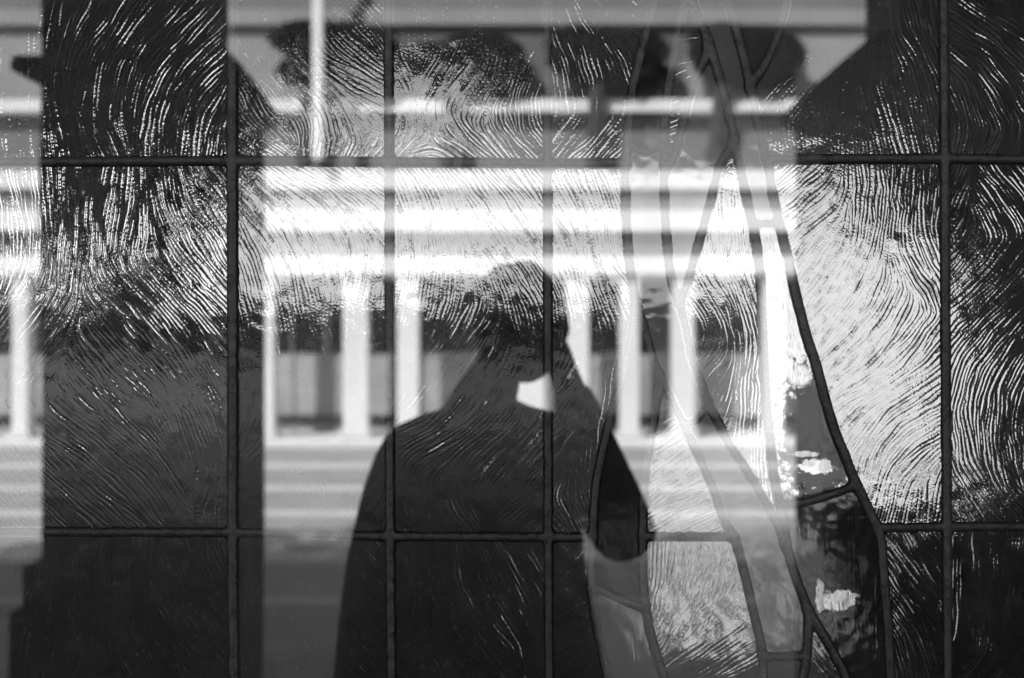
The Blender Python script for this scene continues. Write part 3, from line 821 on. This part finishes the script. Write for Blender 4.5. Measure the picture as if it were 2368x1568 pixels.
b = MB(); b.box(pc[0] - 0.03, pd[0] + 0.03, pc[1] - 0.03, pc[1] + 0.53, pc[2] - 0.04, pc[2], 0.008); b.build("rim", M_SOFFIT, tr_)

# ------------------------------------------------------------------ 3. what the window mirrors (behind the viewpoint)
def R(u, v, Y):        # point whose mirror image in the window shows at u, v
    D = Y + CD
    return ((u - 1183.5) / PXM * D / CD, -Y, CZ - (v - 784) / PXM * D / CD)
YF = 18.8
def fx_(u): return R(u, 0, YF)[0]
def fz_(v): return R(0, v, YF)[2]
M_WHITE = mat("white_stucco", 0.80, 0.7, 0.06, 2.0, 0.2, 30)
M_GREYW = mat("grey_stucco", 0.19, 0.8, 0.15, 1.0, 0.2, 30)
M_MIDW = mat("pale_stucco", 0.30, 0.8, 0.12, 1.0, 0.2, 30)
M_DARKW = mat("dark_panel", 0.34, 0.8, 0.3, 0.6, 0.2, 20)
M_PORCH = mat("sunlit_wall_tone", 0.33, 0.8, 0.3, 1.0)
villa = empty("villa", (0, -YF - 1, 0))
tag(villa, "white villa with a colonnaded porch and stacked cornices mirrored in the glass", "building")
xl, xr = fx_(-700), fx_(3100)
yf = -YF
# porch recess: floor, back wall, ceiling
b = MB(); b.box(xl, xr, yf - 1.45, yf - 1.25, 1.29, fz_(637)); b.build("porch_back_wall", mat("shade_wall_tone", 0.06, 0.8, 0.3, 1.0), villa)  # upper wall painted dark to stand for the lintel's shadow
b = MB(); b.box(xl, xr, yf - 1.45, yf - 1.22, 0, 1.29); b.build("sunlit_wall_part", M_PORCH, villa)  # lower wall kept pale to stand for its sunlit part
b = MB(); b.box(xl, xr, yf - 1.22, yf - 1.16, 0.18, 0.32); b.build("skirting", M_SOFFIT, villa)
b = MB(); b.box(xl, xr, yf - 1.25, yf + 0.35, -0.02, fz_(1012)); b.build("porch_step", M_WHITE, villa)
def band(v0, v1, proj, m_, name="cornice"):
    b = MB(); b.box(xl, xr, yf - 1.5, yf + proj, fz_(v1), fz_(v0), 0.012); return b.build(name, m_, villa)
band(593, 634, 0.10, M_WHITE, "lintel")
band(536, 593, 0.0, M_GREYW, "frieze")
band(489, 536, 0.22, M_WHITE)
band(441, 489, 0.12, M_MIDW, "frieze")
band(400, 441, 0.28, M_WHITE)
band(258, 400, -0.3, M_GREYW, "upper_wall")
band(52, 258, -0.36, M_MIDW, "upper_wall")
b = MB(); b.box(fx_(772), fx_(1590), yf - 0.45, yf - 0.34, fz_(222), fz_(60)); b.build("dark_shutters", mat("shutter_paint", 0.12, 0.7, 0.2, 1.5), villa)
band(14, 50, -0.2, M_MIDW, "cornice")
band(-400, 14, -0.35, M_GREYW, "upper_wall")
b = MB(); b.box(xl, xr, yf - 0.12, yf - 0.02, fz_(257), fz_(229)); b.build("balcony_rail", M_WHITE, villa)
for u0, u1 in [(25, 62), (-140, -100), (612, 632), (792, 850), (918, 968), (1188, 1258), (1308, 1362), (1434, 1478), (1555, 1607), (1766, 1812), (1930, 1980), (2100, 2150)]:
    c = MB(); c.box(fx_(u0), fx_(u1), yf - 0.34, yf - 0.02, fz_(1000), fz_(634), 0.02)
    c.box(fx_(u0 - 8), fx_(u1 + 8), yf - 0.38, yf + 0.04, fz_(1010), fz_(1000), 0.01)
    c.box(fx_(u0 - 6), fx_(u1 + 6), yf - 0.37, yf + 0.03, fz_(648), fz_(640), 0.01)
    c.build("column", M_WHITE, villa)
b = MB(); b.box(fx_(735), fx_(760), yf + 0.5, yf + 0.62, fz_(380), fz_(-300), 0.03); b.build("drainpipe", M_WHITE, villa)
# a door in the porch
dfr = MB(); dfr.box(fx_(640), fx_(648), yf - 1.25, yf - 1.18, 0.05, fz_(680)); dfr.box(fx_(722), fx_(736), yf - 1.25, yf - 1.18, 0.05, fz_(680)); dfr.box(fx_(648), fx_(722), yf - 1.25, yf - 1.18, fz_(690), fz_(680))
dfr.build("door_frame", M_MIDW, villa)

# clipped shrubs in pots standing along the balcony
M_POT = mat("dark_pot", 0.07, 0.6, 0.2, 6)
def shrub(us, uc, uw, v0, v1, seed, label):
    zb_ = fz_(400); yy = yf + 0.1
    x = fx_(us); xc = fx_(uc)
    e = empty("potted_shrub", (x, yy, zb_)); tag(e, label, "shrub", "potted shrubs along the balcony")
    b = MB(); b.cyl((x, yy, zb_), (x, yy, fz_(352)), 0.10, 0.15, 16); b.build("pot", M_POT, e)
    b = MB(); b.cyl((x, yy, fz_(352)), (x + 0.3 * (xc - x), yy, fz_(v1 - 40)), 0.1, 0.13, 10); b.build("stem", M_BARK, e)
    hw = uw / 157.8 / 2; hh = (v1 - v0) / 157.8 / 2
    link("crown", leaves(30000, xc, yy, fz_((v0 + v1) / 2), hw * 0.98, 0.28, hh * 0.95, 0.055, seed + 40, 30), M_LEAF, e)
shrub(706, 768, 330, 50, 222, 1, "wide clipped shrub on the balcony, crossed by the white drainpipe")
shrub(1036, 1090, 320, 76, 222, 2, "clipped shrub in a pot second from the drainpipe")
shrub(1372, 1408, 270, 60, 218, 3, "clipped shrub in a pot third from the drainpipe")
shrub(1650, 1722, 262, 56, 222, 4, "clipped shrub in a pot at the right end of the balcony, nearest the wide pier")

# forecourt: paving with paler cross strips
M_PAVE = mat("paving", 0.46, 0.85, 0.2, 1.5, 0.3, 30)
M_STRIP = mat("pale_strip", 0.80, 0.85, 0.12, 2, 0.2, 30)
sheet("forecourt", -40, 40, yf + 0.36, -0.13, 0.004, M_PAVE, "grey paving between the villa and the window")
def vy(v): return -(4734.0 / (v - 784.0) - CD)
for i, (v0, v1) in enumerate([(1016, 1038), (1072, 1086), (1124, 1138), (1182, 1198), (1280, 1304), (1385, 1400)]):
    sheet("paving_strip", -40, 40, vy(v0), vy(v1), 0.008, M_STRIP, ["pale paving strip along the foot of the villa", "second pale paving strip out from the villa", "third pale paving strip out from the villa", "fourth pale paving strip out from the villa", "fifth pale paving strip out from the villa", "pale paving strip nearest the window"][i])

# two stone gate piers with sloping shoulders
M_STONE = mat("dark_stone", 0.045, 0.85, 0.35, 2.5, 0.5, 20)
YP = 3.84
def pier(poly, label):
    pts = []
    for u, v in poly:       # the inner edge shows at the back of the pier, the outer edge at its front
        q = R(u, v, YP + 0.5) if 320 < u < 2400 else R(u, v, YP)
        pts.append((q[0], max(0.0, q[2])))
    zmin = min(z for _, z in pts)
    x0 = sum(p[0] for p in pts) / len(pts)
    e = empty("gate_pier", (x0, -YP, 0)); tag(e, label, "gate pier", "stone gate piers")
    b = MB(); b.prism(pts, -YP, -YP - 0.5); b.build("shaft", M_STONE, e)
    return e
VB = 784 + 4734 / (YP + CD)
pl = pier([(20, VB), (20, 1418), (52, 1418), (52, 1310), (96, 1310), (98, 800), (90, 420), (96, 185), (60, 180), (22, 160), (30, 128), (96, 128), (92, -500), (527, -500), (528, 128), (560, 150), (644, 262), (612, 300), (612, 1240), (606, VB)],
          "dark stone gate pier with a sloping shoulder, mirrored at the left")
pr = pier([(1838, VB), (1838, 310), (1798, 280), (1850, 225), (1945, 142), (2000, 128), (2006, -500), (2700, -500), (2700, VB)],
          "wide dark stone gate pier with a sloping shoulder, mirrored at the right")

# ------------------------------------------------------------------ 4. the photographer, mirrored as a dark figure
M_COAT = mat("dark_coat", 0.012, 0.9, 0.3, 12, 0.3, 150, spec=0.15)
M_SKIN = mat("skin", 0.10, 0.6, 0.1, 20, spec=0.2)
M_HAIR = mat("dark_hair", 0.012, 0.6, 0.3, 40, 0.4, 300, spec=0.2)
def skin_mesh(chains, name, sub=2):
    """chains: list of lists of ((x,y,z), rx, ry); points given again join to the earlier vertex"""
    me = bpy.data.meshes.new(name); vs = []; es = []; rad = []; idx = {}
    for ch in chains:
        prev = None
        for (p, ra, rb) in ch:
            key = tuple(round(c, 4) for c in p)
            if key not in idx:
                idx[key] = len(vs); vs.append(p); rad.append((ra, rb))
            i = idx[key]
            if prev is not None and prev != i: es.append((prev, i))
            prev = i
    me.from_pydata(vs, es, [])
    o = bpy.data.objects.new(name, me); COL.objects.link(o)
    o.modifiers.new("skin", 'SKIN')
    for i, (ra, rb) in enumerate(rad):
        me.skin_vertices[0].data[i].radius = (ra, rb)
    me.skin_vertices[0].data[0].use_root = True
    s = o.modifiers.new("sub", 'SUBSURF'); s.levels = sub; s.render_levels = sub
    bpy.context.view_layer.update()
    dg = bpy.context.evaluated_depsgraph_get()
    out = bpy.data.meshes.new_from_object(o.evaluated_get(dg))
    bpy.data.objects.remove(o)
    out.polygons.foreach_set("use_smooth", np.ones(len(out.polygons), dtype=bool))
    return out
YB = 1.50
def S(u, v, Y=YB): return R(u, v, Y)
per = empty("person", (-0.05, -YB, 0))
tag(per, "person in a long dark coat raising a camera, mirrored as a dark silhouette", "person")
pelvis = (-0.09, -YB, 0.86); chest = (-0.07, -YB, 1.20); necks = (-0.055, -YB, 1.345)
neckp = S(1135, 905, 1.47); headb = S(1150, 835, 1.44)
ls = S(985, 1015); rs = S(1330, 1020)
le = S(905, 1260, 1.42); re = S(1462, 1270, 1.42)
lw = S(1085, 905, 1.30); rw = S(1302, 862, 1.31)
lh = (-0.045, -1.262, 1.462); rh = (0.075, -1.262, 1.50)
def arm(sh, el, wr, ha):
    v = lambda a, b_, t: tuple(a[i] + (b_[i] - a[i]) * t for i in range(3))
    return [(chest, 0.15, 0.11), (sh, 0.062, 0.062), (v(sh, el, 0.5), 0.054, 0.054), (el, 0.047, 0.047), (v(el, wr, 0.4), 0.042, 0.042), (wr, 0.027, 0.030), (ha, 0.034, 0.018)]
body_ch = [[(pelvis, 0.15, 0.11), ((-0.08, -YB, 1.03), 0.13, 0.10), (chest, 0.15, 0.11), (necks, 0.075, 0.07), (neckp, 0.052, 0.055), (headb, 0.055, 0.06)],
           arm(ls, le, lw, lh), arm(rs, re, rw, rh),
           [(pelvis, 0.15, 0.11), ((-0.17, -YB, 0.78), 0.085, 0.09), ((-0.18, -YB, 0.46), 0.055, 0.06), ((-0.18, -YB - 0.02, 0.09), 0.038, 0.042), ((-0.19, -YB + 0.12, 0.04), 0.04, 0.03)],
           [(pelvis, 0.15, 0.11), ((0.0, -YB, 0.78), 0.085, 0.09), ((0.01, -YB, 0.46), 0.055, 0.06), ((0.01, -YB - 0.02, 0.09), 0.038, 0.042), ((0.03, -YB + 0.12, 0.04), 0.04, 0.03)]]
for hnd, sg in ((lh, 1), (rh, -1)):
    for f in range(4):
        z = hnd[2] + 0.03 - f * 0.02
        ln = (0.028, 0.032, 0.030, 0.024)[f]
        body_ch.append([(hnd, 0.034, 0.018), ((hnd[0] + sg * 0.012, hnd[1] + 0.022, z), 0.010, 0.010), ((hnd[0] + sg * (0.012 + ln * .5), hnd[1] + 0.036, z), 0.009, 0.009), ((hnd[0] + sg * (0.014 + ln), hnd[1] + 0.038, z - 0.002), 0.008, 0.008)])
    body_ch.append([(hnd, 0.034, 0.018), ((hnd[0] + sg * 0.016, hnd[1] - 0.008, hnd[2] - 0.018), 0.011, 0.011), ((hnd[0] + sg * 0.034, hnd[1] - 0.010, hnd[2] - 0.026), 0.009, 0.009)])
bme = skin_mesh(body_ch, "body")
# head: an ellipsoid pulled into brow, nose, mouth, chin and ears, joined to the same mesh
hc = Vector(S(1205, 752, 1.43))
bm = bmesh.new(); bm.from_mesh(bme)
r0 = bmesh.ops.create_uvsphere(bm, u_segments=40, v_segments=28, radius=1)
tilt = Matrix.Rotation(math.radians(-8), 3, 'Y')
for v in r0['verts']:
    x, y, z = v.co
    px, py, pz = x * 0.078, y * 0.096, z * 0.112
    if y > 0 and z < 0.1: px *= 1 - 0.25 * max(0, -z) * y                # jaw
    nose = math.exp(-(x / 0.13) ** 2 - ((z + 0.08) / 0.2) ** 2) * max(0, y); py += 0.026 * nose
    for ex in (-0.38, 0.38):
        py -= 0.012 * math.exp(-((x - ex) / 0.16) ** 2 - ((z - 0.12) / 0.12) ** 2) * (y > 0)
    py += 0.006 * math.exp(-(x / 0.3) ** 2 - ((z + 0.42) / 0.07) ** 2) * (y > 0)
    py += 0.010 * math.exp(-(x / 0.3) ** 2 - ((z + 0.75) / 0.15) ** 2) * (y > 0)
    px += math.copysign(0.014, x) * math.exp(-((abs(x) - 0.98) / 0.1) ** 2 - ((y + 0.02) / 0.14) ** 2 - (z / 0.28) ** 2)
    v.co = tilt @ Vector((px, py, pz)) + hc
for f in bm.faces: f.smooth = True
bm.to_mesh(bme); bm.free()
link("body", bme, M_SKIN, per)
# hair: shell over the skull
hb_ = bmesh.new(); bmesh.ops.create_uvsphere(hb_, u_segments=40, v_segments=28, radius=1)
for v in hb_.verts:
    x, y, z = v.co
    k = 1 + 0.03 * math.sin(9 * x + 5 * z) + 0.02 * math.sin(17 * z + 11 * y)
    v.co = tilt @ Vector((x * 0.091 * k, y * 0.105 * k - 0.014, z * 0.118 * k + 0.008)) + hc
bmesh.ops.delete(hb_, geom=[v for v in hb_.verts if (v.co - hc).y > 0.045 and (v.co - hc).z < 0.045 or (v.co - hc).z < -0.075], context='VERTS')
me = bpy.data.meshes.new("hair"); hb_.to_mesh(me); hb_.free(); me.polygons.foreach_set("use_smooth", np.ones(len(me.polygons), dtype=bool))
link("hair", me, M_HAIR, per)
# coat: body, two sleeves and a collar, flaring to the hem
rows = []   # v, left u, right u, depth
prof = [(1568 + 420, 640, 1500, 0.20), (1800, 705, 1455, 0.19), (1568, 770, 1402, 0.175), (1440, 782, 1380, 0.165), (1300, 800, 1352, 0.155), (1200, 822, 1345, 0.15), (1120, 842, 1345, 0.145), (1050, 868, 1352, 0.14), (1010, 890, 1358, 0.125), (980, 925, 1345, 0.105), (958, 975, 1300, 0.085), (940, 1040, 1230, 0.07), (925, 1085, 1195, 0.062)]
vs = []; fs = []; ns = 36
for (v, ua, ub, dp) in prof:
    a_ = S(ua, v); b2 = S(ub, v)
    for i in range(ns):
        t_ = 2 * math.pi * i / ns
        ce, se = math.cos(t_), math.sin(t_)
        sx = math.copysign(abs(ce) ** 0.8, ce)
        x = (a_[0] + b2[0]) / 2 + sx * (b2[0] - a_[0]) / 2
        fold = 0.006 * math.sin(7 * t_) * (1 if v > 1300 else 0.3)
        vs.append((x, -YB + se * (dp + fold), a_[2]))
for j in range(len(prof) - 1):
    for i in range(ns):
        fs.append((j * ns + i, j * ns + (i + 1) % ns, (j + 1) * ns + (i + 1) % ns, (j + 1) * ns + i))
me = bpy.data.meshes.new("coat"); me.from_pydata(vs, [], fs); me.polygons.foreach_set("use_smooth", np.ones(len(fs), dtype=bool))
link("coat", me, M_COAT, per)
def vmix(a, b_, t): return tuple(a[i] + (b_[i] - a[i]) * t for i in range(3))
def sleeve(sh, el, wr):
    return skin_mesh([[(vmix(sh, chest, 0.35), 0.085, 0.08), (sh, 0.082, 0.08), (vmix(sh, el, 0.35), 0.082, 0.08), (vmix(sh, el, 0.75), 0.074, 0.07), (el, 0.066, 0.064), (vmix(el, wr, 0.3), 0.062, 0.058), (vmix(el, wr, 0.7), 0.048, 0.046), (vmix(el, wr, 0.93), 0.038, 0.038)]], "sleeve")
link("sleeve", sleeve(ls, le, lw), M_COAT, per)
link("sleeve", sleeve(rs, re, rw), M_COAT, per)

M_CAMB = mat("black_camera_body", 0.02, 0.45, 0.2, 60, 0.3, 400, spec=0.3)
ce_ = empty("photo_camera", (0.015, -1.235, 1.46)); tag(ce_, "black camera held up to the photographer's face", "camera")
b = MB(); b.box(-0.055, 0.085, -1.262, -1.222, 1.455, 1.545, 0.006); b.box(-0.01, 0.04, -1.260, -1.226, 1.545, 1.562, 0.004); b.build("camera_body", M_CAMB, ce_)
b = MB(); b.cyl((0.0, -1.222, 1.5), (0.0, -1.2045, 1.5), 0.034, 0.032, 32); b.build("lens_barrel", M_CAMB, ce_)
b = MB(); b.cyl((0.055, -1.242, 1.545), (0.055, -1.242, 1.551), 0.008, 0.008, 16); b.build("shutter_button", M_CAMB, ce_)
